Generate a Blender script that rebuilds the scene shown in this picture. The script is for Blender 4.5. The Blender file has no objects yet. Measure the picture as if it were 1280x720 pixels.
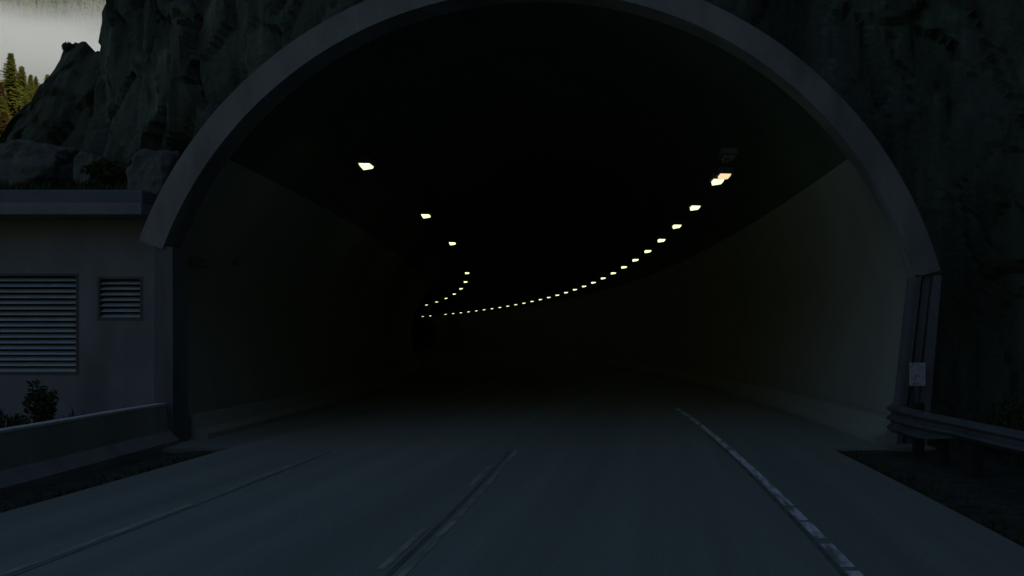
import bpy, bmesh, math, random
from mathutils import Vector, noise as N

S = bpy.context.scene
COL = S.collection
R = math.radians
rnd = random.Random(7)

# ------------------------------------------------------------------ helpers
def nd(nt, t, **kw):
    n = nt.nodes.new(t)
    for k, v in kw.items():
        setattr(n, k, v)
    return n

def material(name, c1, c2=None, scale=2.0, rough=0.85, bump=0.0, bscale=20.0, stretch=(1, 1, 1),
             c3=None, s3=0.4, t3=(0.55, 0.7), metallic=0.0, detail=6.0, spec=0.3, translucent=0.0, ramp=(0.33, 0.67)):
    """noise between c1 and c2, large patches of c3, and a bump"""
    m = bpy.data.materials.new(name); m.use_nodes = True
    nt = m.node_tree; b = nt.nodes['Principled BSDF']
    tc = nd(nt, 'ShaderNodeTexCoord'); mp = nd(nt, 'ShaderNodeMapping')
    mp.inputs['Scale'].default_value = stretch
    nt.links.new(tc.outputs['Object'], mp.inputs['Vector'])
    n1 = nd(nt, 'ShaderNodeTexNoise'); n1.inputs['Scale'].default_value = scale
    n1.inputs['Detail'].default_value = detail; n1.inputs['Roughness'].default_value = 0.62
    nt.links.new(mp.outputs['Vector'], n1.inputs['Vector'])
    r = nd(nt, 'ShaderNodeValToRGB')
    r.color_ramp.elements[0].position = ramp[0]; r.color_ramp.elements[1].position = ramp[1]
    r.color_ramp.elements[0].color = (*c1, 1); r.color_ramp.elements[1].color = (*(c2 or c1), 1)
    nt.links.new(n1.outputs['Fac'], r.inputs['Fac'])
    out = r.outputs['Color']
    if c3:
        n3 = nd(nt, 'ShaderNodeTexNoise'); n3.inputs['Scale'].default_value = s3
        n3.inputs['Detail'].default_value = 8
        nt.links.new(mp.outputs['Vector'], n3.inputs['Vector'])
        mr = nd(nt, 'ShaderNodeMapRange'); mr.inputs['From Min'].default_value = t3[0]; mr.inputs['From Max'].default_value = t3[1]
        nt.links.new(n3.outputs['Fac'], mr.inputs['Value'])
        mx = nd(nt, 'ShaderNodeMix', data_type='RGBA')
        nt.links.new(mr.outputs['Result'], mx.inputs['Factor'])
        nt.links.new(out, mx.inputs[6]); mx.inputs[7].default_value = (*c3, 1)
        out = mx.outputs[2]
    nt.links.new(out, b.inputs['Base Color'])
    b.inputs['Roughness'].default_value = rough; b.inputs['Metallic'].default_value = metallic
    b.inputs['Specular IOR Level'].default_value = spec
    if bump:
        nb = nd(nt, 'ShaderNodeTexNoise'); nb.inputs['Scale'].default_value = bscale; nb.inputs['Detail'].default_value = 8
        nt.links.new(tc.outputs['Object'], nb.inputs['Vector'])
        bp = nd(nt, 'ShaderNodeBump'); bp.inputs['Strength'].default_value = bump; bp.inputs['Distance'].default_value = 0.05
        nt.links.new(nb.outputs['Fac'], bp.inputs['Height']); nt.links.new(bp.outputs['Normal'], b.inputs['Normal'])
    if translucent:
        tr = nd(nt, 'ShaderNodeBsdfTranslucent'); nt.links.new(out, tr.inputs['Color'])
        ms = nd(nt, 'ShaderNodeMixShader'); ms.inputs[0].default_value = translucent
        nt.links.new(b.outputs[0], ms.inputs[1]); nt.links.new(tr.outputs[0], ms.inputs[2])
        nt.links.new(ms.outputs[0], nt.nodes['Material Output'].inputs['Surface'])
    return m

def emissive(name, col, strength):
    m = bpy.data.materials.new(name); m.use_nodes = True
    b = m.node_tree.nodes['Principled BSDF']
    b.inputs['Base Color'].default_value = (0.8, 0.8, 0.75, 1)
    b.inputs['Emission Color'].default_value = (*col, 1); b.inputs['Emission Strength'].default_value = strength
    return m

def obj(name, bm, mat, parent=None, loc=None, smooth=False):
    me = bpy.data.meshes.new(name); bm.to_mesh(me); bm.free()
    for m in (mat if isinstance(mat, (list, tuple)) else [mat]):
        me.materials.append(m)
    if smooth:
        for p in me.polygons: p.use_smooth = True
    o = bpy.data.objects.new(name, me); COL.objects.link(o)
    if parent: o.parent = parent
    if loc: o.location = loc
    return o

def empty(name, loc=(0, 0, 0)):
    o = bpy.data.objects.new(name, None); COL.objects.link(o); o.location = loc; o.empty_display_size = 0.3
    return o

def tag(o, label=None, cat=None, group=None, kind=None):
    if label: o['label'] = label
    if cat: o['category'] = cat
    if group: o['group'] = group
    if kind: o['kind'] = kind
    return o

def box(bm, x0, x1, y0, y1, z0, z1, bev=0.0):
    vs = [bm.verts.new((x, y, z)) for x in (x0, x1) for y in (y0, y1) for z in (z0, z1)]
    idx = [(0, 1, 3, 2), (4, 6, 7, 5), (0, 4, 5, 1), (2, 3, 7, 6), (0, 2, 6, 4), (1, 5, 7, 3)]
    fs = [bm.faces.new([vs[i] for i in f]) for f in idx]
    if bev:
        es = list({e for f in fs for e in f.edges})
        bmesh.ops.bevel(bm, geom=es, offset=bev, segments=2, profile=0.6, affect='EDGES')
    return vs

def prism(bm, pts, axis, a0, a1):
    """extrude a 2D polygon: axis 'y' -> pts are (x,z); axis 'x' -> pts are (y,z)"""
    def v(p, a): return bm.verts.new((p[0], a, p[1]) if axis == 'y' else (a, p[0], p[1]))
    A = [v(p, a0) for p in pts]; B = [v(p, a1) for p in pts]
    bm.faces.new(A); bm.faces.new(B[::-1])
    for i in range(len(pts)):
        j = (i + 1) % len(pts); bm.faces.new((A[j], A[i], B[i], B[j]))
    bmesh.ops.recalc_face_normals(bm, faces=bm.faces)

def sweep(bm, path, prof, cap=True, closed=True):
    """path: list of points (x,y); prof: (offset to the right, z)"""
    rings = []
    for i, p in enumerate(path):
        q0 = path[max(0, i - 1)]; q1 = path[min(len(path) - 1, i + 1)]
        d = Vector((q1[0] - q0[0], q1[1] - q0[1])).normalized(); nr = Vector((d.y, -d.x))
        rings.append([bm.verts.new((p[0] + nr.x * o, p[1] + nr.y * o, z)) for o, z in prof])
    m = len(prof)
    for a, b in zip(rings, rings[1:]):
        for k in range(m if closed else m - 1):
            l = (k + 1) % m
            bm.faces.new((a[k], a[l], b[l], b[k]))
    if cap and closed:
        bm.faces.new(rings[0][::-1]); bm.faces.new(rings[-1])
    bmesh.ops.recalc_face_normals(bm, faces=bm.faces)

def tube(bm, p0, p1, r0, r1, seg=6):
    p0 = Vector(p0); p1 = Vector(p1); d = (p1 - p0).normalized()
    u = d.cross(Vector((0, 0, 1)) if abs(d.z) < 0.9 else Vector((1, 0, 0))).normalized(); w = d.cross(u)
    A = []; B = []
    for k in range(seg):
        a = 2 * math.pi * k / seg; e = u * math.cos(a) + w * math.sin(a)
        A.append(bm.verts.new(p0 + e * r0)); B.append(bm.verts.new(p1 + e * r1))
    for k in range(seg):
        l = (k + 1) % seg; bm.faces.new((A[k], A[l], B[l], B[k]))
    bm.faces.new(A[::-1]); bm.faces.new(B)

# ------------------------------------------------------------------ the road's line
CURVE = 390.0
def c(y):                       # how far the road has swung left at distance y
    return -y * y / CURVE if y > 0 else 0.0
CX = -1.95                      # road centre at the camera
HC = 1.9                        # camera height
Y0 = 14.5                       # tunnel portal plane
PX = -2.29                      # portal centre
RIN, ROUT, ZC = 7.2, 7.66, 1.02

# ------------------------------------------------------------------ materials
M = {}
M['road'] = material('road_asphalt', (0.235, 0.275, 0.23), (0.305, 0.345, 0.29), 0.9, 0.85, 0.5, 60, (1.6, 0.06, 1), (0.2, 0.235, 0.197), 0.5, (0.5, 0.75))
M['gravel'] = material('verge_dirt', (0.03, 0.04, 0.028), (0.085, 0.1, 0.078), 6, 0.95, 0.8, 25)
M['paint'] = material('worn_white_paint', (0.25, 0.285, 0.25), (0.84, 0.86, 0.88), 5.5, 0.7, 0.1, 60, (1.6, 0.35, 1), ramp=(0.38, 0.56))
M['paint2'] = material('worn_yellow_paint', (0.24, 0.28, 0.235), (0.47, 0.48, 0.38), 6.0, 0.7, 0.1, 60, (1.6, 0.3, 1), ramp=(0.42, 0.62))
M['tar'] = material('joint_tar', (0.1, 0.12, 0.105), (0.19, 0.22, 0.19), 3, 0.8)
M['concrete'] = material('portal_concrete', (0.21, 0.235, 0.232), (0.33, 0.352, 0.35), 1.6, 0.88, 0.35, 24, (1, 1, 0.4), (0.15, 0.165, 0.165), 0.6, (0.5, 0.66))
M['pilaster'] = material('pilaster_concrete', (0.11, 0.125, 0.14), (0.2, 0.215, 0.235), 1.6, 0.85, 0.2, 30, (1, 1, 0.2))
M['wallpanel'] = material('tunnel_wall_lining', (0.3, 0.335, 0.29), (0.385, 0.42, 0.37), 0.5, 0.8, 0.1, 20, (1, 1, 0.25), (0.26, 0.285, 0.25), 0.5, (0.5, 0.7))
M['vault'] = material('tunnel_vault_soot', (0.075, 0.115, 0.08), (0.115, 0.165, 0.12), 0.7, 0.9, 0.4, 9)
M['tunnelroad'] = M['road']; M['kerb'] = material('tunnel_kerb', (0.1, 0.125, 0.1), (0.15, 0.18, 0.15), 1.0, 0.9, 0.2, 20)
M['building'] = material('building_concrete', (0.21, 0.225, 0.255), (0.3, 0.315, 0.345), 0.8, 0.85, 0.15, 30, (1, 1, 0.4), (0.17, 0.185, 0.2), 0.7, (0.5, 0.7))
M['roof'] = material('roof_slab_concrete', (0.2, 0.2, 0.225), (0.28, 0.28, 0.31), 1.5, 0.85, 0.15, 30)
M['flash'] = material('roof_flashing', (0.09, 0.14, 0.16), (0.14, 0.19, 0.2), 1.5, 0.6, 0.1, 20)
M['louvre'] = material('louvre_metal', (0.42, 0.52, 0.6), (0.56, 0.66, 0.72), 2.5, 0.5, 0.0)
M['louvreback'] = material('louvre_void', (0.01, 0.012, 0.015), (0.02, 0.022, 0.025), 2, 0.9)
M['frame'] = material('louvre_frame', (0.09, 0.1, 0.105), (0.13, 0.14, 0.14), 2, 0.6)
M['barrier'] = material('barrier_concrete', (0.23, 0.27, 0.24), (0.34, 0.38, 0.345), 1.5, 0.9, 0.3, 30, (1, 1, 0.5), (0.17, 0.2, 0.165), 0.8, (0.5, 0.7))
M['barriertop'] = material('barrier_coping_concrete', (0.5, 0.53, 0.53), (0.68, 0.7, 0.7), 2.5, 0.85, 0.2, 30)  # coping set paler than the barrier body
M['steel'] = material('galvanised_steel', (0.08, 0.1, 0.105), (0.15, 0.17, 0.18), 2.5, 0.55, 0.05, 30, metallic=0.2, spec=0.4)
M['post'] = material('guardrail_post', (0.025, 0.03, 0.025), (0.045, 0.05, 0.042), 4, 0.9)
M['sign'] = material('sign_white', (0.42, 0.45, 0.54), (0.62, 0.65, 0.74), 6, 0.6, c3=(0.3, 0.32, 0.4), s3=9, t3=(0.5, 0.62))
M['rock'] = material('cliff_rock', (0.035, 0.055, 0.042), (0.125, 0.16, 0.13), 1.3, 0.92, 1.0, 9, (1.3, 1.3, 0.3), (0.035, 0.05, 0.032), 0.4, (0.5, 0.66), detail=10)
M['rockgreen'] = material('mossy_rock', (0.03, 0.045, 0.028), (0.095, 0.115, 0.085), 0.8, 0.95, 0.8, 5, (1, 1, 0.7), (0.02, 0.032, 0.014), 0.5, (0.45, 0.6), detail=10)
M['boulder'] = material('boulder_rock', (0.075, 0.095, 0.085), (0.15, 0.175, 0.16), 1.2, 0.92, 0.7, 6)
M['foliage'] = material('shrub_leaves', (0.03, 0.05, 0.015), (0.07, 0.1, 0.03), 4, 0.9)
M['grass'] = material('verge_grass', (0.035, 0.055, 0.018), (0.075, 0.1, 0.04), 5, 0.9)
M['needle'] = material('conifer_needles', (0.12, 0.14, 0.03), (0.26, 0.25, 0.05), 0.5, 0.8, translucent=0.5)
M['needle2'] = material('conifer_needles_light', (0.17, 0.19, 0.04), (0.32, 0.31, 0.07), 0.5, 0.8, translucent=0.5)
M['needle3'] = material('conifer_needles_brown', (0.15, 0.1, 0.035), (0.25, 0.17, 0.06), 0.5, 0.8, translucent=0.4)
M['bark'] = material('conifer_bark', (0.14, 0.1, 0.07), (0.24, 0.19, 0.14), 2, 0.95)
M['meadow'] = material('hillside_ground', (0.05, 0.07, 0.02), (0.12, 0.13, 0.04), 0.12, 0.95, 0.6, 0.5, c3=(0.16, 0.12, 0.06), s3=0.06)
M['mount'] = material('mountain_ground', (0.06, 0.07, 0.03), (0.14, 0.13, 0.06), 0.02, 0.95, 0.6, 0.1)
M['forest'] = material('far_conifers', (0.04, 0.058, 0.03), (0.11, 0.11, 0.05), 0.03, 0.9)
M['lamphouse'] = material('lamp_housing', (0.05, 0.06, 0.05), (0.09, 0.1, 0.085), 3, 0.7)
LAMP = 1.7
M['lit'] = emissive('lamp_diffuser_lit', (0.97, 1.0, 0.5), LAMP)
M['warm'] = emissive('lamp_diffuser_warm', (1.0, 0.76, 0.42), 1.0)
M['dead'] = material('lamp_diffuser_dark', (0.2, 0.22, 0.17), (0.26, 0.28, 0.22), 3, 0.5)

# ------------------------------------------------------------------ ground
def hill(x, y):
    z = -0.09
    if x < -19:                                            # the valley left of the road
        t = min(1.0, (-19 - x) / 30); z -= 9 * t * t * (3 - 2 * t)
    z += 57 * math.exp(-(((x + 128) / 36) ** 2 + ((y - 158) / 42) ** 2)) if x < -19 else 0
    d = math.hypot(x + 60, y)
    if x < -40: z += 1.6 * N.noise(Vector((x * 0.05, y * 0.05, 3.0)))
    if d > 500: z -= 10
    return z

def terrain():
    bm = bmesh.new()
    xs = [-3000, -1500, -900, -600, -400, -300, -250] + [-220 + 5 * i for i in range(41)] + [-17, -13, -9, -4, 0, 4, 8, 20, 60, 200, 800, 3000]
    ys = [-3000, -1000, -300, -100, -40, 0, 12, 30, 45, 60] + [70 + 5 * i for i in range(41)] + [300, 350, 400, 600, 900, 1500, 4000]
    g = [[bm.verts.new((x, y, hill(x, y))) for x in xs] for y in ys]
    for j in range(len(ys) - 1):
        for i in range(len(xs) - 1):
            bm.faces.new((g[j][i], g[j][i + 1], g[j + 1][i + 1], g[j + 1][i]))
    return tag(obj('terrain', bm, M['meadow'], smooth=True), kind='structure')
terrain()

def strip(bm, a, b, y0, y1, z, step=1.0, gaps=None):
    n = max(2, int((y1 - y0) / step)); prev = None
    for i in range(n + 1):
        y = y0 + (y1 - y0) * i / n
        q = (bm.verts.new((a + c(y), y, z)), bm.verts.new((b + c(y), y, z)))
        if prev: bm.faces.new((prev[0], prev[1], q[1], q[0]))
        prev = q

# pavement: a slab with a real edge
bm = bmesh.new()
path = [(c(y), y) for y in [-60, -30, -15, -6, 0] + [0.5 * i for i in range(1, 29)]]
def slab(bm, a, b, ys, z0, z1):
    rings = []
    for y in ys:
        x = c(y)
        rings.append([bm.verts.new(p) for p in ((x + a, y, z0), (x + b, y, z0), (x + b, y, z1), (x + a, y, z1))])
    for p, q in zip(rings, rings[1:]):
        for k in range(4):
            l = (k + 1) % 4; bm.faces.new((p[k], q[k], q[l], p[l]))
    bm.faces.new(rings[0]); bm.faces.new(rings[-1][::-1])
    bmesh.ops.recalc_face_normals(bm, faces=bm.faces)
slab(bm, -7.02, 3.45, [-60, -30, -15, -6] + [0.5 * i for i in range(0, 28)] + [13.9], -0.3, 0.0)
tag(obj('road', bm, M['road']), kind='structure')
bm = bmesh.new()
slab(bm, -9.3, 5.3, [13.905] + [14 + i for i in range(1, 137)], -0.3, 0.0)
tag(obj('tunnel_road', bm, M['tunnelroad']), kind='structure')
for a, b, nm in ((-10.2, -7.02, 'verge'), (3.45, 9.5, 'verge')):
    bm = bmesh.new(); ys = [-60 + 3 * i for i in range(20)] + [0.35 * i for i in range(0, 40)] + [13.9]
    nx = 14; g = []
    for y in ys:
        row = []
        for i in range(nx + 1):
            x = a + (b - a) * i / nx
            e = min(1, (y > -59) * min(abs(x - a), abs(x - b)) * 3)
            z = -0.05 + 0.05 * e * N.noise(Vector((x * 2.2, y * 1.6, 0)))
            if x > 5.2: z += (x - 5.2) * 0.18
            row.append(bm.verts.new((x + c(y), y, z)))
        g.append(row)
    for j in range(len(ys) - 1):
        for i in range(nx):
            bm.faces.new((g[j][i], g[j][i + 1], g[j + 1][i + 1], g[j + 1][i]))
    tag(obj(nm, bm, M['gravel'], smooth=True), kind='structure')

# markings, 4 mm above the pavement, one 'lane_marking' sheet per line
def marking(name, a, b, y0, y1, m, z=0.004, dashes=None):
    bm = bmesh.new()
    if dashes:
        for (s, e) in dashes: strip(bm, a, b, s, e, z, 0.4)
    else: strip(bm, a, b, y0, y1, z)
    return tag(obj(name, bm, m), kind='structure')
marking('centre_line', -2.115, -2.065, -60, 13.5, M["tar"], 0.004)
marking('centre_line', -2.01, -1.945, -60, 60, M['paint2'], 0.004, dashes=[(-60, 6.9), (7.0, 8.35), (8.6, 9.5), (9.8, 11.6), (12.2, 13.6)])
marking('centre_line', -2.235, -2.165, -60, 60, M['paint2'], 0.004, dashes=[(10.4, 11.9), (6.6, 8.0)])
marking('edge_line', 1.62, 1.735, -60, 80, M['paint'], 0.004, dashes=[(0, 6.55), (6.66, 7.42), (7.62, 8.3), (8.38, 9.0), (9.12, 22)])
marking('edge_line', 1.555, 1.60, -60, 16, M['tar'], 0.004)
marking('edge_line', -5.24, -5.15, -60, 60, M['paint2'], 0.004, dashes=[(4, 5.6), (6.2, 9.2), (10, 12)])
marking('pavement_joint', -5.11, -5.08, -60, 13.5, M['tar'], 0.004)

# ------------------------------------------------------------------ tunnel
def profile(y):
    """inside outline from the right foot over the crown to the left foot, (offset from PX, z)"""
    t = max(0.0, min(1.0, (y - 18) / 30)); t = t * t * (3 - 2 * t)
    pts = [(6.66, 0.0), (6.85, 1.4), (7.03, 2.6)]
    RL = RIN + 0.1
    a0 = math.asin((3.3 - ZC) / RL)
    for k in range(33):
        a = a0 + (math.pi - 2 * a0) * k / 32
        pts.append((RL * math.cos(a), ZC + RL * math.sin(a)))
    pts += [(-7.0, 2.6), (-6.85, 1.4), (-6.7, 0.0)]
    out = []
    for x, z in pts:
        if x < 0:
            w = 0.75 * t * min(1.0, -x / 5.0)
            x -= w
        out.append((x, z))
    return out
TY = [Y0 + 0.35, Y0 + 0.7] + [Y0 + 0.9 + 1.0 * i for i in range(1, 12)] + [27 + 2.5 * i for i in range(0, 49)]
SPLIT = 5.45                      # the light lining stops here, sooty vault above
tun = empty('tunnel', (PX + c(15) - c(Y0), 15.4, 0))
tag(tun, 'long dark curving road tunnel with pale side walls and black vault', 'tunnel')
def lining(name, sel, mat, thick=0.5):
    bm = bmesh.new(); prev = None
    for y in TY:
        pr = [p for p in profile(y)]
        x0 = PX + c(y) - c(Y0)
        pts = [(x0 + p[0], y, p[1]) for p in pr if True]
        idx = sel(pr)
        row = [bm.verts.new(Vector(pts[i]) - tun.location) for i in idx]
        if prev:
            for a in range(len(row) - 1):
                bm.faces.new((prev[a], prev[a + 1], row[a + 1], row[a]))
        prev = row
    return obj(name, bm, mat, tun, smooth=True)
def isel(lo, hi): return lambda pr: list(range(lo, hi + 1))
pr0 = profile(15)
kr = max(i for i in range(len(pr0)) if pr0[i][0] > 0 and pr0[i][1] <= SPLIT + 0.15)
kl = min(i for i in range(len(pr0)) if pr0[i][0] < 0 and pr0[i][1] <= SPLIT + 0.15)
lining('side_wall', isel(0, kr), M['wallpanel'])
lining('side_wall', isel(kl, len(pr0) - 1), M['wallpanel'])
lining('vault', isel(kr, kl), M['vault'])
for sgn in (1, -1):                # sloped kerb along each wall
    bm = bmesh.new(); prev = None
    for y in ([Y0 + 0.05] + TY if sgn > 0 else TY[1:]):
        off = 6.6 if sgn > 0 else profile(y)[-1][0] + 0.03
        x0 = PX + c(y) - c(Y0)
        pf = [(0.06, -0.02), (-0.42, -0.02), (-0.40, 0.1), (-0.22, 0.19), (-0.1, 0.42), (0.06, 0.45)] if sgn > 0 else \
             [(-0.06, -0.02), (0.42, -0.02), (0.40, 0.1), (0.22, 0.19), (0.1, 0.42), (-0.06, 0.45)]
        row = [bm.verts.new(Vector((x0 + off + o, y, z)) - tun.location) for o, z in pf]
        if prev:
            for a in range(len(row)):
                b_ = (a + 1) % len(row); bm.faces.new((prev[a], prev[b_], row[b_], row[a]))
        else: bm.faces.new(row)
        prev = row
    bmesh.ops.recalc_face_normals(bm, faces=bm.faces)
    obj('kerb', bm, M['wallpanel'], tun)
bm = bmesh.new()                  # unseen cap added beyond the bend to keep sky light out of the bore
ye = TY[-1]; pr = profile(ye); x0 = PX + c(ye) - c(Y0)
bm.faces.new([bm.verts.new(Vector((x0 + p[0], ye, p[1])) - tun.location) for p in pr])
obj('bore_light_cap', bm, M['vault'], tun)

# portal ring
por = empty('tunnel_portal', (PX, Y0, 0))
tag(por, 'grey concrete arch ring framing the tunnel mouth in the cliff', 'tunnel portal')
def arc_ring(bm, ri, ro, a0, a1, y0, y1, n=72):
    rows = []
    for k in range(n + 1):
        a = a0 + (a1 - a0) * k / n
        ca, sa = math.cos(a), math.sin(a)
        rows.append([bm.verts.new((r * ca, y, ZC + r * sa)) for r, y in ((ri, y0), (ro, y0), (ro, y1), (ri, y1))])
    for p, q in zip(rows, rows[1:]):
        for k in range(4):
            l = (k + 1) % 4; bm.faces.new((p[k], p[l], q[l], q[k]))
    bm.faces.new(rows[0][::-1]); bm.faces.new(rows[-1])
    bmesh.ops.recalc_face_normals(bm, faces=bm.faces)
aL = math.pi - math.asin((3.6 - ZC) / 7.4); aR = math.asin((3.08 - ZC) / 7.4)
bm = bmesh.new(); arc_ring(bm, RIN, ROUT, aR, aL, 0.0, 0.5)
obj('arch_ring', bm, M['concrete'], por)
bm = bmesh.new(); arc_ring(bm, ROUT + 0.002, ROUT + 0.09, aR + 0.02, aL - 0.02, 0.22, 2.2)
obj('ring_flashing', bm, M['pilaster'], por)
# pilasters below the springing, each with a recessed groove (two bodies and a back)
bm = bmesh.new()
prism(bm, [(-6.58, 3.58), (-6.57, -0.1), (-6.91, -0.1), (-6.91, 3.58)][::-1], 'y', 0.03, 0.5)
prism(bm, [(-6.909, 3.57), (-6.909, -0.1), (-7.021, -0.1), (-7.021, 3.57)][::-1], 'y', 0.2, 0.5)
obj('pilaster', bm, M['pilaster'], por)
bm = bmesh.new()
prism(bm, [(6.91, 3.06), (6.56, -0.1), (6.66, -0.1), (7.02, 3.06)], 'y', 0.0, 0.5)
prism(bm, [(7.08, 3.06), (6.72, -0.1), (6.86, -0.1), (7.22, 3.06)], 'y', 0.1, 0.5)
prism(bm, [(7.24, 3.06), (6.92, -0.1), (7.12, -0.1), (7.39, 3.06)], 'y', 0.02, 0.5)
prism(bm, [(6.95, 3.05), (6.6, -0.1), (7.08, -0.1), (7.37, 3.05)], 'y', 0.24, 0.498)
obj('pilaster', bm, M['pilaster'], por)

# lamps ------------------------------------------------------------
LAMPW, LAMPL = 0.23, 0.35
def lamp_proto(name, dm, group=True):
    e = empty(name)
    bm = bmesh.new(); box(bm, -LAMPW / 2 - 0.05, LAMPW / 2 + 0.05, -LAMPL / 2 - 0.05, LAMPL / 2 + 0.05, 0.0, 0.13, 0.02)
    obj('housing', bm, M['lamphouse'], e)
    bm = bmesh.new()
    w, l = LAMPW / 2, LAMPL / 2
    A = [bm.verts.new(p) for p in ((-w, -l, -0.002), (w, -l, -0.002), (w, l, -0.002), (-w, l, -0.002))]
    B = [bm.verts.new(p) for p in ((-w * .86, -l * .9, -0.045), (w * .86, -l * .9, -0.045), (w * .86, l * .9, -0.045), (-w * .86, l * .9, -0.08))]
    for k in range(4): bm.faces.new((A[k], B[k], B[(k + 1) % 4], A[(k + 1) % 4]))
    bm.faces.new(B[::-1]); bm.faces.new(A)
    bmesh.ops.recalc_face_normals(bm, faces=bm.faces)
    obj('diffuser', bm, dm, e)
    bm = bmesh.new()
    for s in (-1, 1):
        tube(bm, (0, s * 0.2, 0.12), (0, s * 0.2, 1.1), 0.008, 0.008)
    obj('hanger', bm, M['post'], e)
    return e
protos = {'lit': lamp_proto('ceiling_lamp', M['lit']), 'warm': lamp_proto('ceiling_lamp', M['warm']), 'dead': lamp_proto('ceiling_lamp', M['dead'])}
used = set()
def put_lamp(kind, x, y, z, label, group):
    p = protos[kind]
    if kind not in used:
        used.add(kind); o = p
    else:
        o = p.copy(); COL.objects.link(o)
        for ch in list(p.children):
            d = ch.copy(); COL.objects.link(d); d.parent = o
    o.location = (x, y, z); o.rotation_euler = (0, 0, math.atan(2 * y / CURVE))
    tag(o, label, 'ceiling lamp', group)
ORD = ['first', 'second', 'third', 'fourth', 'fifth', 'sixth', 'seventh', 'eighth', 'ninth', 'tenth', 'eleventh', 'twelfth', 'thirteenth',
       'fourteenth', 'fifteenth', 'sixteenth', 'seventeenth', 'eighteenth', 'nineteenth', 'twentieth', 'twenty-first', 'twenty-second',
       'twenty-third', 'twenty-fourth', 'twenty-fifth', 'twenty-sixth', 'twenty-seventh', 'twenty-eighth', 'twenty-ninth', 'thirtieth', 'thirty-first']
for n in range(31):
    y = 17.65 + 3.496 * n
    if n == 28: continue
    k = n if n < 28 else n - 1
    if n == 0: lab = 'large bright lamp nearest the portal in the right ceiling row'
    elif n == 30: lab = 'last tiny lit lamp of the right ceiling row, by the bend'
    else: lab = '%s lit lamp from the portal in the long right ceiling row' % ORD[k]
    put_lamp('lit', 2.055 + c(y), y, HC + 3.5, lab, 'lit lamps of the right ceiling row')
put_lamp('warm', 1.36, 17.08, HC + 3.5, 'dimmer amber lamp touching the brightest lamp of the right row', 'lit lamps of the right ceiling row')
put_lamp('dead', 1.34, 15.9, HC + 3.62, 'unlit grey fixture just above the paired bright lamps on the right', 'unlit ceiling fixtures')
for i in range(11):
    y = 17.68 + 7.153 * i
    if i == 3:
        put_lamp('dead', -5.71 + c(y), y, HC + 3.85, 'unlit lamp in the gap of the left ceiling row', 'unlit ceiling fixtures'); continue
    k = i if i < 3 else i - 1
    lab = 'large slanted lit lamp, nearest the portal in the left ceiling row' if i == 0 else \
          ('last tiny lit lamp of the left ceiling row' if i == 10 else '%s lit lamp from the portal in the sparse left ceiling row' % ORD[k])
    put_lamp('lit', -5.71 + c(y), y, HC + 3.85, lab, 'lit lamps of the left ceiling row')

# two small boxes on the left tunnel wall
def wall_box(y, z, w, h, lab):
    e = empty('wall_box', (PX + c(y) - c(Y0) - 6.93, y, z)); tag(e, lab, 'wall box', 'boxes on the left tunnel wall')
    bm = bmesh.new(); box(bm, 0, 0.16, -w / 2, w / 2, -h / 2, h / 2, 0.015); obj('cabinet', bm, M['dead'], e)
    bm = bmesh.new(); tube(bm, (0.05, 0, h / 2), (0.05, 0, h / 2 + 1.2), 0.02, 0.02); obj('conduit', bm, M['lamphouse'], e)
wall_box(16.0, 3.42, 0.6, 0.13, 'long pale green box on the left tunnel wall near the portal')
wall_box(17.6, 3.6, 0.16, 0.16, 'small square box on the left tunnel wall, deeper inside')

# ------------------------------------------------------------------ equipment building
BY = 15.8
bld = empty('equipment_building', (-13.5, BY, 0))
tag(bld, 'low concrete building with a flat overhanging roof and louvres left of the tunnel', 'building')
def lx(px, Z=BY): return (px - 826) / 1000 * Z
def lz(py, Z=BY): return HC + (424 - py) / 1000 * Z
off = Vector((-13.5, BY, 0))
X0, X1 = -18.5, -9.95
LV = [(-14.9, lx(98), lz(468), lz(342)), (lx(122), lx(178), lz(400), lz(346))]
bm = bmesh.new()                 # front wall with two openings, in pieces that butt
def B(x0, x1, z0, z1, y0=0.0, y1=0.25): box(bm, x0 - off.x, x1 - off.x, y0, y1, z0, z1)
a, b_ = LV
B(X0, a[0], -0.1, 4.34); B(a[0], a[1], -0.1, a[2]); B(a[0], a[1], a[3], 4.34)
B(a[1], b_[0], -0.1, 4.34); B(b_[0], b_[1], -0.1, b_[2]); B(b_[0], b_[1], b_[3], 4.34); B(b_[1], X1, -0.1, 4.34)
B(X0, X0 + 0.25, -0.1, 4.34, 0.25, 2.4); B(X1 - 0.25, X1, -0.1, 4.34, 0.25, 2.4); B(X0 + 0.25, X1 - 0.25, -0.1, 4.34, 2.2, 2.4)
obj('wall', bm, M['building'], bld)
for x0, x1, z0, z1 in LV:
    bm = bmesh.new(); fw = 0.045
    q = (x0 - off.x, x1 - off.x)
    box(bm, q[0], q[1], -0.012, 0.1, z1 - fw, z1); box(bm, q[0], q[1], -0.012, 0.1, z0, z0 + fw)
    box(bm, q[0], q[0] + fw, -0.012, 0.1, z0 + fw, z1 - fw); box(bm, q[1] - fw, q[1], -0.012, 0.1, z0 + fw, z1 - fw)
    fr = obj('louvre_vent', bm, M['frame'], bld)
    bm = bmesh.new(); n = round((z1 - z0 - 2 * fw) / 0.109); h = (z1 - z0 - 2 * fw) / n
    for k in range(n):
        zz = z0 + fw + k * h
        pts = [(0.005, zz + 0.012), (0.012, zz + 0.004), (0.14, zz + h * 0.72), (0.133, zz + h * 0.79)]
        A = [(y_, z_) for y_, z_ in pts]
        prism(bm, A, 'x', q[0] + fw + 0.001, q[1] - fw - 0.001)
    obj('slats', bm, M['louvre'], fr)
    bm = bmesh.new(); box(bm, q[0], q[1], 0.19, 0.2, z0, z1); obj('backing', bm, M['louvreback'], fr)
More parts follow.
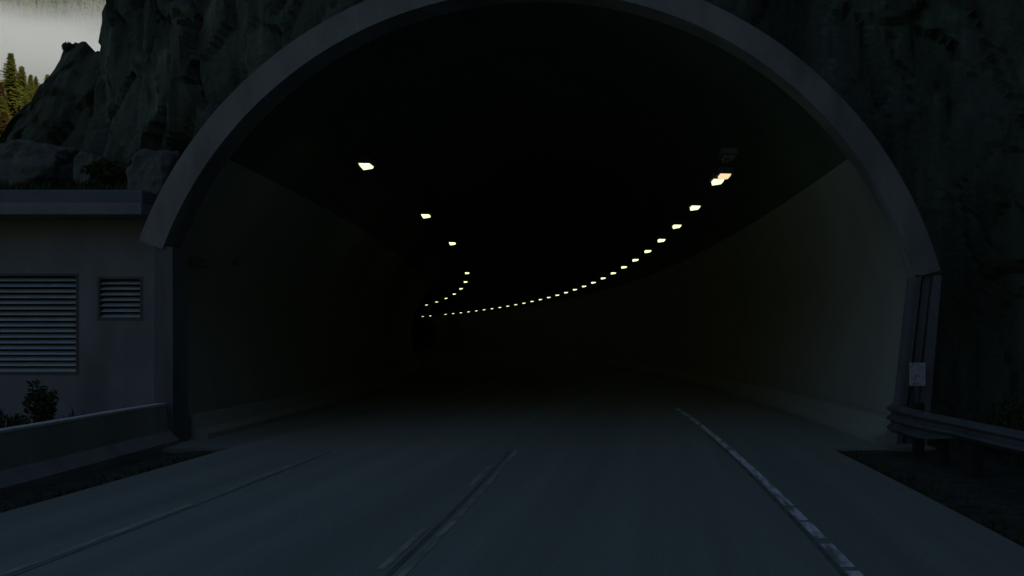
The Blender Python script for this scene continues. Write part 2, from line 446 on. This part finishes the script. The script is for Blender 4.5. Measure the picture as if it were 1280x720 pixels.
bm = bmesh.new(); box(bm, X0 - 0.4 - off.x, -9.86 - off.x, -0.62, 2.6, lz(268, 15.18), lz(253, 15.18), 0.015)
rf = obj('roof_slab', bm, M['roof'], bld)
bm = bmesh.new(); box(bm, X0 - 0.4 - off.x, -9.88 - off.x, -0.56, 2.6, lz(253, 15.18) + 0.003, lz(237, 15.24), 0.02)
obj('roof_edge', bm, M['flash'], rf)

# ------------------------------------------------------------------ concrete barrier (left)
bar = [(-7.55, -14), (-7.6, -4), (-7.7, 3.5), (-7.85, 7.5), (-8.1, 9.7), (-8.35, 11.6), (-8.6, 13.2), (-8.74, 14.5)]
fine = []
for p, q in zip(bar, bar[1:]):
    for k in range(4): fine.append((p[0] + (q[0] - p[0]) * k / 4, p[1] + (q[1] - p[1]) * k / 4))
fine.append(bar[-1])
cb = empty('concrete_barrier', (-8.1, 9.7, 0)); tag(cb, 'dark stained concrete barrier with a pale top edge curving to the left portal pilaster', 'barrier')
bm = bmesh.new()
pf = [(0.0, -0.15), (0.0, 0.06), (-0.16, 0.24), (-0.22, 0.70), (-0.36, 0.70), (-0.44, 0.24), (-0.6, 0.06), (-0.6, -0.15)]
rel = [(x + 8.1, y - 9.7) for x, y in fine]
sweep(bm, rel, pf); obj('body', bm, M['barrier'], cb)
bm = bmesh.new(); sweep(bm, rel, [(-0.216, 0.702), (-0.216, 0.735), (-0.228, 0.745), (-0.36, 0.745), (-0.372, 0.735), (-0.372, 0.702)])
obj('coping', bm, M['barriertop'], cb)
bm = bmesh.new(); sweep(bm, rel, [(0.004, -0.1), (0.004, 0.065), (-0.15, 0.238), (-0.145, 0.246), (0.012, 0.068), (0.014, -0.1)])
obj('toe', bm, M['concrete'], cb)

# ------------------------------------------------------------------ guardrail (right)
gr = empty('guardrail', (4.3, 11, 0)); tag(gr, 'galvanised steel guardrail running from the right portal pilaster along the rock', 'guardrail')
gp = [(4.02, 13.95), (4.04, 13.2), (4.1, 12.2), (4.25, 11.0), (4.42, 9.7), (4.55, 8.2), (4.62, 5), (4.65, 0), (4.65, -20)]
def rail_prof(t):
    """t=1 three-wave terminal piece, t=0 two-wave beam"""
    zt = 0.78; zb = 0.49 * (1 - t) + 0.29 * t
    nw = 3 if t > 0.5 else 2
    pts = []; n = 18
    for k in range(n + 1):
        u = k / n
        pts.append((-0.045 * (1 - math.cos(2 * math.pi * (2.0 + t) * u)) , zt + (zb - zt) * u))
    return pts
bm = bmesh.new(); rows = []
ptsl = []
for p, q in zip(gp, gp[1:]):
    for k in range(6): ptsl.append((p[0] + (q[0] - p[0]) * k / 6, p[1] + (q[1] - p[1]) * k / 6))
ptsl.append(gp[-1])
for (x, y) in ptsl:
    t = max(0, min(1, (y - 11.4) / 1.4))
    f_ = [bm.verts.new((x + o - 4.3, y - 11, z)) for o, z in rail_prof(t)]
    bk = [bm.verts.new((x + o + 0.006 - 4.3, y - 11, z)) for o, z in rail_prof(t)]
    rows.append(f_ + bk[::-1])
for p, q in zip(rows, rows[1:]):
    for k in range(len(p)):
        l = (k + 1) % len(p); bm.faces.new((p[k], p[l], q[l], q[k]))
bm.faces.new(rows[0]); bm.faces.new(rows[-1][::-1])
bmesh.ops.recalc_face_normals(bm, faces=bm.faces)
obj('rail_beam', bm, M['steel'], gr, smooth=True)
for y in (13.4, 12.4, 11.4, 9.5, 7.6, 5.7, 3.8, 1.9, 0, -2):
    x = next(a[0] + (b[0] - a[0]) * (a[1] - y) / (a[1] - b[1]) for a, b in zip(gp, gp[1:]) if a[1] >= y >= b[1])
    bm = bmesh.new(); box(bm, x + 0.2 - 4.3, x + 0.36 - 4.3, y - 0.08 - 11, y + 0.08 - 11, -0.3, 0.84, 0.01)
    po = obj('post', bm, M['post'], gr)
    bm = bmesh.new(); box(bm, x + 0.02 - 4.3, x + 0.198 - 4.3, y - 0.07 - 11, y + 0.07 - 11, 0.5, 0.78, 0.01)
    obj('spacer_block', bm, M['post'], po)

# sign on the right pilaster
sg = empty('sign', (lx(1148, 14.3), 14.36, 1.27)); tag(sg, 'small weathered white sign plate at the foot of the right portal pilaster', 'sign')
bm = bmesh.new(); box(bm, -0.145, 0.145, -0.012, 0.0, -0.21, 0.21, 0.004); obj('plate', bm, M['sign'], sg)
bm = bmesh.new(); box(bm, -0.035, 0.035, 0.002, 0.05, -1.3, 0.3); obj('sign_post', bm, M['steel'], sg)
for s in (-1, 1):
    bm = bmesh.new(); tube(bm, (0, -0.013, s * 0.16), (0, -0.02, s * 0.16), 0.014, 0.012, 8); obj('bolt', bm, M['steel'], sg)

# ------------------------------------------------------------------ cliff
def hsh(p, k=1.0):
    v = math.sin(p.x * 12.9898 * k + p.y * 78.233 + p.z * 37.719) * 43758.5453
    return 2 * (v - math.floor(v)) - 1
def rocky(x, y, z, amp=1.0, seed=0.0):
    wx = 0.5 * N.noise(Vector((x * .8, y * .8, z * .8 + seed))); wz = 0.5 * N.noise(Vector((x * .8 + 9, y * .8, z * .8 + seed)))
    P = Vector((x * 0.5 + seed + wx * .5, y * 0.5, z * 0.3 + wz * .4))
    d, pts = N.voronoi(P)
    cell = hsh(pts[0]); tilt = (P - pts[0]).dot(Vector((hsh(pts[0], 2), hsh(pts[0], 3), hsh(pts[0], 4))))
    crack = max(0.0, 0.07 - (d[1] - d[0])) * 3.5
    P2 = Vector((x * 1.5 + seed + wx, y * 1.5, z * 0.75 + 5 + wz)); d2, p2 = N.voronoi(P2)
    t2 = (P2 - p2[0]).dot(Vector((hsh(p2[0], 2), hsh(p2[0], 3), hsh(p2[0], 4))))
    crack2 = max(0.0, 0.10 - (d2[1] - d2[0])) * 1.2
    drill = 0.05 * abs(math.sin(3.1 * x + 4.3 * y + 1.5 * wx)) if seed == 0 else 0
    return amp * (0.32 * cell + 0.45 * tilt + 0.16 * hsh(p2[0]) + 0.34 * t2 - crack - crack2 - drill + 0.35 * N.fractal(Vector((x * .3, y * .3, z * .2 + seed)), 1.0, 2.0, 4) + 0.08 * N.fractal(Vector((x * 4, y * 4, z * 2)), 0.9, 2.0, 3))

def along(pts, step):
    out = []
    for p, q in zip(pts, pts[1:]):
        L = math.hypot(q[0] - p[0], q[1] - p[1]); n = max(1, int(L / (step if max(abs(p[1]), abs(q[1])) < 22 and min(p[1], q[1]) > 6 else 2.5)))
        for k in range(n): out.append((p[0] + (q[0] - p[0]) * k / n, p[1] + (q[1] - p[1]) * k / n))
    out.append(pts[-1]); return out
contour = along([(9.6, -120), (8.4, -40), (8.0, 4), (7.7, 9), (7.3, 12.6), (6.6, 14.6), (5.6, 15.4), (3, 15.7), (-2.3, 15.9), (-7, 16.1), (-10.8, 17.3), (-13.0, 18.1), (-14.0, 19.2), (-14.5, 21), (-15.4, 26), (-20, 42), (-32, 70), (-62, 118), (-80, 170)], 0.1)  # unseen run behind the viewer and tall upper part added to block the sun
zl = [-0.6 + 0.12 * i for i in range(116)] + [13.4 + 0.9 * i for i in range(1, 12)] + [24, 28, 33, 39, 46, 54, 62]
bm = bmesh.new(); rows = []
ns = len(contour)
for i, (x, y) in enumerate(contour):
    a = contour[max(0, i - 3)]; b = contour[min(ns - 1, i + 3)]
    d = Vector((b[0] - a[0], b[1] - a[1])).normalized(); out = Vector((-d.y, d.x)) * 1.0   # towards the open side
    if (out.x * (-4 - x) + out.y * (0 - y)) < 0 and y < 17: out = -out
    col = []
    for z in zl:
        lean = -0.045 * max(z, 0) - 0.5 * max(0, z - 24)
        rr = rocky(x, y, z)
        amp = 0.75 if z < 16 else 1.6
        near = math.hypot(x - PX, z - ZC)
        if y > 14 and y < 17.2 and near < 11: amp *= max(0.12, (near - 7.7) / 3.4)
        if x < -11.8: amp *= 0.55
        k = lean + rr * amp
        col.append(bm.verts.new((x + out.x * k, y + out.y * k, z)))
    rows.append(col)
for i in range(ns - 1):
    for j in range(len(zl) - 1):
        m = (Vector(rows[i][j].co) + Vector(rows[i + 1][j + 1].co)) / 2
        if 14 < m.y < 17.3 and math.hypot(m.x - PX, m.z - ZC) < ROUT - 0.02 and (m.z > 3.2 or -7.6 < m.x - PX < 7.0): continue
        if 14 < m.y < 17.3 and m.z < ZC and -7.6 < m.x - PX < 7.0: continue
        bm.faces.new((rows[i][j], rows[i][j + 1], rows[i + 1][j + 1], rows[i + 1][j]))
bmesh.ops.recalc_face_normals(bm, faces=bm.faces)
tag(obj('cliff', bm, M['rock']), kind='structure')

# lower rock shoulder left of the cliff; its crest steps down to the left
ZS = 20.5
crest = [(-60, 330), (-20, 262), (0, 205), (4, 193), (14, 174), (26, 152), (40, 130), (54, 113), (68, 97), (72, 82), (80, 64), (90, 58), (92, 52), (98, 54), (104, 50), (108, 52), (112, 64), (118, 66), (130, 64), (170, 60)]
cr = [((px - 826) / 1000 * ZS, HC + (424 - py) / 1000 * ZS) for px, py in crest]
def crest_h(x):
    for (a, h0), (b, h1) in zip(cr, cr[1:]):
        if a <= x <= b: return h0 + (h1 - h0) * (x - a) / (b - a)
    return cr[0][1] if x < cr[0][0] else cr[-1][1]
bm = bmesh.new(); rows = []
xs = [-21.5 + 0.09 * i for i in range(101)]
prof = [(18.1, -0.02), (18.25, 0.2), (18.5, 0.4), (18.8, 0.55), (19.2, 0.68), (19.6, 0.8), (20.0, 0.91), (20.5, 1.0), (21.2, 0.97), (22.5, 0.85), (24.5, 0.6), (28, 0.25), (34, -0.2), (45, -1.2)]
sub = []
for p, q in zip(prof, prof[1:]):
    n = 9 if p[0] < 21.5 else 3
    for k in range(n): sub.append((p[0] + (q[0] - p[0]) * k / n, p[1] + (q[1] - p[1]) * k / n))
sub.append(prof[-1])
for x in xs:
    H = crest_h(x); row = []
    for (y, t) in sub:
        z = H * t; r_ = rocky(x, y, z, 0.8, 11.0)
        k = 0.45 if abs(t - 1) > 0.12 else 0.3
        row.append(bm.verts.new((x, y - r_ * k * 1.3, z + r_ * k * 0.4)))
    rows.append(row)
for i in range(len(xs) - 1):
    for j in range(len(sub) - 1):
        bm.faces.new((rows[i][j], rows[i + 1][j], rows[i + 1][j + 1], rows[i][j + 1]))
tag(obj('rock_shoulder', bm, M['rockgreen']), kind='structure')

def boulder(loc, sc, seed, lab):
    bm = bmesh.new(); bmesh.ops.create_icosphere(bm, subdivisions=5, radius=1.0)
    for v in bm.verts:
        p = v.co.copy(); p2 = Vector((max(-.78, min(.78, p.x)), max(-.78, min(.78, p.y)), max(-.7, min(.7, p.z))))
        k = 1 + 0.16 * N.fractal(p * 1.1 + Vector((seed, 0, 0)), 1.0, 2.0, 4) + 0.07 * N.noise(p * 4 + Vector((seed, 3, 0)))
        v.co = Vector((p2.x * sc[0] * k, p2.y * sc[1] * k, p2.z * sc[2] * k))
    o = obj('boulder', bm, M['boulder'], loc=loc); tag(o, lab, 'boulder'); return o
boulder(((48 - 826) / 1000 * 18.6, 18.6, HC + (424 - 212) / 1000 * 18.6), (0.98, 0.9, 0.74), 2.0, 'broad pale boulder behind the flat roof below the rocky shoulder')
boulder(((120 - 826) / 1000 * 18.3, 18.2, HC + (424 - 214) / 1000 * 18.2), (0.34, 0.4, 0.5), 9.0, 'small pale rock behind the roof, right of the broad boulder')
boulder(((185 - 826) / 1000 * 16.8, 17.2, HC + (424 - 222) / 1000 * 17.0), (0.55, 0.6, 0.75), 5.0, 'pale rock wedged between the roof end and the arch ring')

# ------------------------------------------------------------------ plants near the tunnel
def leafy(bm, n, rx, ry, rz, size, rr, mat=0, cz=0.0):
    for _ in range(n):
        while True:
            p = Vector((rr.uniform(-1, 1), rr.uniform(-1, 1), rr.uniform(-1, 1)))
            if p.length < 1 and p.length > rr.random() * 0.9: break
        p = Vector((p.x * rx, p.y * ry, p.z * rz + cz))
        p *= 0.8 + 0.35 * N.noise(p * 2.5)
        u = Vector((rr.gauss(0, 1), rr.gauss(0, 1), rr.gauss(0, 1))).normalized(); w = u.cross(Vector((rr.gauss(0, 1), rr.gauss(0, 1), rr.gauss(0, 1)))).normalized()
        s = size * rr.uniform(0.6, 1.3)
        vs = [bm.verts.new(p + u * s), bm.verts.new(p + w * s * .45), bm.verts.new(p - u * s), bm.verts.new(p - w * s * .45)]
        bm.faces.new(vs)
def shrub(loc, r, h, n, lab, size=0.05, seed=0, mat=None):
    rr = random.Random(seed); e = empty('shrub', loc); tag(e, lab, 'shrub', 'dark shrubs around the tunnel mouth')
    bm = bmesh.new()
    for k in range(6):
        a = rr.uniform(0, 6.28); tube(bm, (0, 0, -0.1), (math.cos(a) * r * .5, math.sin(a) * r * .5, h * 0.6), 0.018, 0.006, 5)
    obj('stems', bm, M['bark'], e)
    bm = bmesh.new(); leafy(bm, n, r, r, h * 0.5, size, rr, cz=h * 0.55); obj('leaves', bm, mat or M['foliage'], e)
shrub((lx(52, 14.6), 14.6, 0.35), 0.3, 0.85, 520, 'bushy dark shrub in front of the wide louvre', 0.055, 1)
shrub((lx(6, 13.8), 13.8, 0.1), 0.5, 0.6, 600, 'low spreading shrub at the photo\'s left edge behind the barrier', 0.05, 2)
shrub((lx(88, ZS), ZS, lz(66, ZS)), 0.24, 0.3, 420, 'small bush on the rocky shoulder just left of its highest knob', 0.05, 3)
shrub((lx(20, 20.0), 20.0, lz(190, 20.0)), 0.35, 0.4, 500, 'dark bush at the low left end of the rocky crest', 0.06, 5)
shrub((lx(150, 18.0), 17.6, lz(232, 17.6)), 0.5, 0.6, 600, 'dark bush behind the roof between the two small pale rocks', 0.06, 6)
shrub((5.55, 12.9, 0.15), 0.5, 0.9, 800, 'dark bush between the guardrail and the rock beside the sign', 0.05, 8)
shrub((5.9, 11.2, 0.2), 0.6, 0.9, 900, 'dark bush behind the guardrail at the photo\'s right edge', 0.05, 9)

def grass(name, spots, n, h, seed):
    rr = random.Random(seed); bm = bmesh.new()
    for _ in range(n):
        x, y, z = spots(rr); a = rr.uniform(0, 6.28); hh = h * rr.uniform(0.4, 1.2); w = 0.012 + 0.01 * rr.random()
        dx, dy = math.cos(a), math.sin(a); b = rr.uniform(0.1, 0.5) * hh
        v = [bm.verts.new((x - dy * w, y + dx * w, z)), bm.verts.new((x + dy * w, y - dx * w, z)), bm.verts.new((x + dx * b * .4, y + dy * b * .4, z + hh * .6)), bm.verts.new((x + dx * b, y + dy * b, z + hh))]
        bm.faces.new((v[0], v[1], v[2])); bm.faces.new((v[2], v[1], v[3]))
    return tag(obj(name, bm, M['grass']), kind='stuff')
def left_spot(r):
    y = r.uniform(9.2, 15.6); t = 0
    xb = -8.75 - (max(0, y - 9.7) / 4.9) * 1.1
    return (r.uniform(-17.5, xb), y, -0.08 + 0.45 * max(0.0, min(1, (y - 11) / 4.5)) * r.random())
grass('grass', left_spot, 4200, 0.3, 3)
grass('grass', lambda r: (r.uniform(5.0, 7.2), r.uniform(5, 14.0), 0.02 + r.random() * .3), 2600, 0.45, 4)
grass('grass', lambda r: (lambda y: (-7.03 + c(y) - abs(r.gauss(0, .16)), y, -0.06))(r.uniform(3, 13.6)), 700, 0.1, 6)
grass('grass', lambda r: (lambda y: (3.46 + c(y) + abs(r.gauss(0, .2)), y, -0.06))(r.uniform(3, 13.6)), 800, 0.1, 7)
grass('grass', lambda r: (lx(r.uniform(-5, 180), 17.4), r.uniform(16.9, 18.2), lz(238, 17.4) - 0.2 + r.random() * .15), 900, 0.28, 5)

# ------------------------------------------------------------------ sunlit conifers on the far slope
def conifer_mesh(h, r, seed, n_wh=64, per=18):
    rr = random.Random(seed); bt = bmesh.new(); bc = bmesh.new()
    segs = 5; lean = rr.uniform(-.02, .02) * h
    for k in range(segs):
        t0, t1 = k / segs, (k + 1) / segs
        tube(bt, (lean * t0, 0, h * t0), (lean * t1, 0, h * t1), 0.24 * (1 - t0) + .02, 0.24 * (1 - t1) + .02, 7)
    for w in range(n_wh):
        t = 0.08 + 0.92 * (w + rr.uniform(-.5, .5)) / n_wh
        L = r * max(0.0, 1.0 - t) ** 0.84 + 0.05
        lob = 0.8 + 0.4 * N.noise(Vector((t * 6, seed, 0)))
        for b in range(per):
            a = rr.uniform(0, 6.28); l = L * lob * rr.choice((0.45, 0.7, 0.9, 1.0, 1.15, 1.3)) * (0.8 + 0.5 * N.noise(Vector((math.cos(a) * 1.5, math.sin(a) * 1.5, t * 9 + seed))))
            d = Vector((math.cos(a), math.sin(a), -0.35 + 0.6 * t)); sdir = Vector((-math.sin(a), math.cos(a), 0))
            base = Vector((lean * t, 0, h * t + rr.uniform(-.35, .35)))
            for q in range(6):
                u = (q + rr.uniform(.4, 1)) / 6; p = base + d * l * u + Vector((0, 0, -0.12 * l * u * u))
                s = 0.27 * (1.25 - u * .7) * rr.uniform(.5, 1.2)
                up = Vector((rr.uniform(-.5, .5), rr.uniform(-.5, .5), rr.uniform(-.8, .6)))
                vs = [bc.verts.new(p - d * s), bc.verts.new(p + sdir * s * .6 + up * s), bc.verts.new(p + d * s * 1.3), bc.verts.new(p - sdir * s * .6 + up * s * .5)]
                bc.faces.new(vs)
    return bt, bc
kinds = []
for i, (h, r, mm) in enumerate([(19, 5.0, 'needle'), (17, 4.4, 'needle2'), (14, 4.0, 'needle2'), (15, 4.0, 'needle3')]):
    bt, bc = conifer_mesh(h, r, 20 + i)
    e = empty('conifer_tree'); obj('trunk', bt, M['bark'], e); obj('crown', bc, M[mm], e); kinds.append([e, False, h])
TREES = [ # pixel of the tip, distance, kind, label
    (10, 66, 142, 0, 'tallest sunlit conifer, nearest the photo\'s left edge'),
    (17, 74, 150, 0, 'dense sunlit conifer just right of the tallest one'),
    (29, 82, 146, 1, 'yellow-green conifer with a pointed tip, right of the dense pair'),
    (37, 92, 150, 1, 'yellow-green conifer in the middle of the sunlit row'),
    (46, 95, 158, 2, 'shorter conifer, second from the right of the sunlit row'),
    (60, 93, 165, 2, 'small conifer at the right end of the sunlit row, against the fog'),
    (2, 104, 140, 3, 'brown-needled conifer at the photo\'s left edge below the tallest one'),
    (-7, 72, 150, 1, 'conifer half cut off by the photo\'s left edge'),
    (22, 112, 143, 2, 'young light green conifer below the dense pair'),
    (33, 120, 140, 2, 'young light green conifer low on the slope by the rocky crest'),
    (8, 140, 137, 3, 'small brown-needled conifer low at the left edge'),
    (53, 106, 172, 2, 'small faint conifer in the gap of the sunlit row'),
    (23, 90, 156, 0, 'dark green conifer showing between the dense pair and the pointed one'),
    (42, 103, 148, 2, 'low bushy conifer under the middle of the sunlit row'),
    (50, 108, 152, 2, 'low bushy conifer near the right end of the sunlit row, by the crest'),
    (26, 128, 141, 2, 'lowest light green conifer peeping over the rocky crest'),
    (4, 122, 139, 2, 'light green conifer at the left edge between the two brown ones'),
    (15, 150, 138, 2, 'young light green conifer lowest on the slope at the left edge')]
for px, py, Z, k, lab in TREES:
    x = (px - 826) / 1000 * Z; tip = HC + (424 - py) / 1000 * Z; g = hill(x, Z)
    e, u, h = kinds[k]
    if not u: o = e; kinds[k][1] = True
    else:
        o = e.copy(); COL.objects.link(o)
        for ch in list(e.children):
            d = ch.copy(); COL.objects.link(d); d.parent = o
    H = tip - g
    s = max(0.3, H / h)

    o.location = (x, Z, g - 0.2); o.scale = (max(0.6, min(1.3, s * 1.45)), max(0.6, min(1.3, s * 1.45)), s); o.rotation_euler = (0, 0, px * 1.3)
    tag(o, lab, 'tree', 'sunlit conifers on the far slope')

# ------------------------------------------------------------------ mountain with its forest, fog bank
def mz(x, y): return -60 + (y - 430) * 0.97 + 30 * N.noise(Vector((x * .006, y * .006, 0))) + 12 * N.noise(Vector((x * .02, y * .02, 4)))
bm = bmesh.new(); xs = [-1500 + 40 * i for i in range(36)]; ys = [420 + 30 * i for i in range(30)]
g = [[bm.verts.new((x, y, mz(x, y))) for x in xs] for y in ys]
for j in range(len(ys) - 1):
    for i in range(len(xs) - 1): bm.faces.new((g[j][i], g[j][i + 1], g[j + 1][i + 1], g[j + 1][i]))
tag(obj('mountain', bm, M['mount'], smooth=True), kind='structure')
bm = bmesh.new(); rr = random.Random(5)
for _ in range(3600):
    y = rr.uniform(640, 980); x = (rr.uniform(-60, 190) - 826) / 1000 * y; z = mz(x, y); h = rr.uniform(9, 22); r = h * rr.uniform(.11, .17)
    top = bm.verts.new((x, y, z + h))
    for lv in range(3):
        z0 = z + h * (0.08 + 0.28 * lv); r0 = r * (1 - .28 * lv); z1 = z0 + h * 0.42
        tp = bm.verts.new((x, y, min(z1, z + h)))
        ring = [bm.verts.new((x + r0 * rr.uniform(.7, 1.2) * math.cos(a * 1.0472), y + r0 * math.sin(a * 1.0472), z0 + rr.uniform(-.5, .5))) for a in range(6)]
        for k in range(6): bm.faces.new((ring[k], ring[(k + 1) % 6], tp))
tag(obj('distant_forest', bm, M['forest']), label='hazy conifer forest on the mountain beyond the fog', kind='stuff')

bm = bmesh.new(); g = []
for j in range(22):                 # slope added unseen behind the viewer to cut low sky light into the tunnel
    row = []
    for i in range(50):
        x = -420 + 16 * i; y = -90 - 22 * j
        z = -12 + 0.62 * (-90 - y) + 0.0009 * (y + 90) ** 2 * 0 + 14 * N.noise(Vector((x * .01, y * .01, 9))) + 4 * N.noise(Vector((x * .05, y * .05, 2)))
        row.append(bm.verts.new((x, y, min(z, 260))))
    g.append(row)
for a, b in zip(g, g[1:]):
    for i in range(49): bm.faces.new((a[i + 1], a[i], b[i], b[i + 1]))
tag(obj('sky_blocking_slope', bm, M['mount'], smooth=True), kind='structure')

fog = bpy.data.materials.new('valley_fog'); fog.use_nodes = True
nt = fog.node_tree; nt.nodes.remove(nt.nodes['Principled BSDF'])
pv = nd(nt, 'ShaderNodeVolumePrincipled'); pv.inputs['Color'].default_value = (0.80, 0.82, 0.82, 1); pv.inputs['Anisotropy'].default_value = 0.1
tc = nd(nt, 'ShaderNodeTexCoord'); ln = nd(nt, 'ShaderNodeVectorMath', operation='LENGTH')
nt.links.new(tc.outputs['Object'], ln.inputs[0])
nz = nd(nt, 'ShaderNodeTexNoise'); nz.inputs['Scale'].default_value = 2.6; nz.inputs['Detail'].default_value = 3
nt.links.new(tc.outputs['Object'], nz.inputs['Vector'])
ma = nd(nt, 'ShaderNodeMath', operation='MULTIPLY_ADD'); nt.links.new(nz.outputs['Fac'], ma.inputs[0]); ma.inputs[1].default_value = -0.9
nt.links.new(ln.outputs['Value'], ma.inputs[2])
mr = nd(nt, 'ShaderNodeMapRange', interpolation_type='SMOOTHSTEP'); mr.inputs['From Min'].default_value = 0.5; mr.inputs['From Max'].default_value = -0.05
mr.inputs['To Min'].default_value = 0.0; mr.inputs['To Max'].default_value = 0.05
nt.links.new(ma.outputs[0], mr.inputs['Value']); nt.links.new(mr.outputs['Result'], pv.inputs['Density'])
nt.links.new(pv.outputs[0], nt.nodes['Material Output'].inputs['Volume'])
bm = bmesh.new(); bmesh.ops.create_icosphere(bm, subdivisions=3, radius=1.0)
fb = obj('fog_bank', bm, fog, loc=(-352, 450, 105)); fb.scale = (260, 150, 88); tag(fb, label='pale fog bank lying in the valley behind the conifers', kind='stuff')

# ------------------------------------------------------------------ light, camera
SUN_EL, SUN_AZ = 38.0, 122.0        # azimuth from +Y towards +X
w = bpy.data.worlds.new('World'); S.world = w; w.use_nodes = True
sky = nd(w.node_tree, 'ShaderNodeTexSky', sky_type='NISHITA'); sky.sun_disc = False
sky.sun_elevation = R(SUN_EL); sky.sun_rotation = R(SUN_AZ); sky.altitude = 800; sky.ozone_density = 0.9; sky.dust_density = 1.0
bg = w.node_tree.nodes['Background']; bg.inputs['Strength'].default_value = 0.062
w.node_tree.links.new(sky.outputs[0], bg.inputs['Color'])
sd = bpy.data.lights.new('Sun', 'SUN'); sd.energy = 5.0; sd.angle = R(0.5); sd.color = (1.0, 0.94, 0.84)
so = bpy.data.objects.new('Sun', sd); COL.objects.link(so)
dirv = Vector((math.sin(R(SUN_AZ)) * math.cos(R(SUN_EL)), math.cos(R(SUN_AZ)) * math.cos(R(SUN_EL)), math.sin(R(SUN_EL))))
so.rotation_euler = (-dirv).to_track_quat('-Z', 'Y').to_euler(); so.location = (60, 0, 80)

cd = bpy.data.cameras.new('Camera'); cd.sensor_width = 36; cd.lens = 1000 / 1280 * 36
cd.shift_x = -(826 - 640) / 1280; cd.shift_y = (424 - 360) / 1280; cd.clip_end = 6000; cd.clip_start = 0.1
co = bpy.data.objects.new('Camera', cd); COL.objects.link(co); co.location = (0, 0, HC); co.rotation_euler = (R(90), 0, 0)
S.camera = co

S.view_settings.view_transform = 'Standard'; S.view_settings.look = 'None'; S.view_settings.gamma = 1
S.view_settings.use_curve_mapping = False
S.view_settings.exposure = 0.0
cy = S.cycles
cy.use_denoising = True; cy.max_bounces = 8; cy.diffuse_bounces = 5; cy.volume_bounces = 3; cy.transparent_max_bounces = 8
cy.use_adaptive_sampling = True; cy.adaptive_threshold = 0.005
cy.volume_step_rate = 1.0
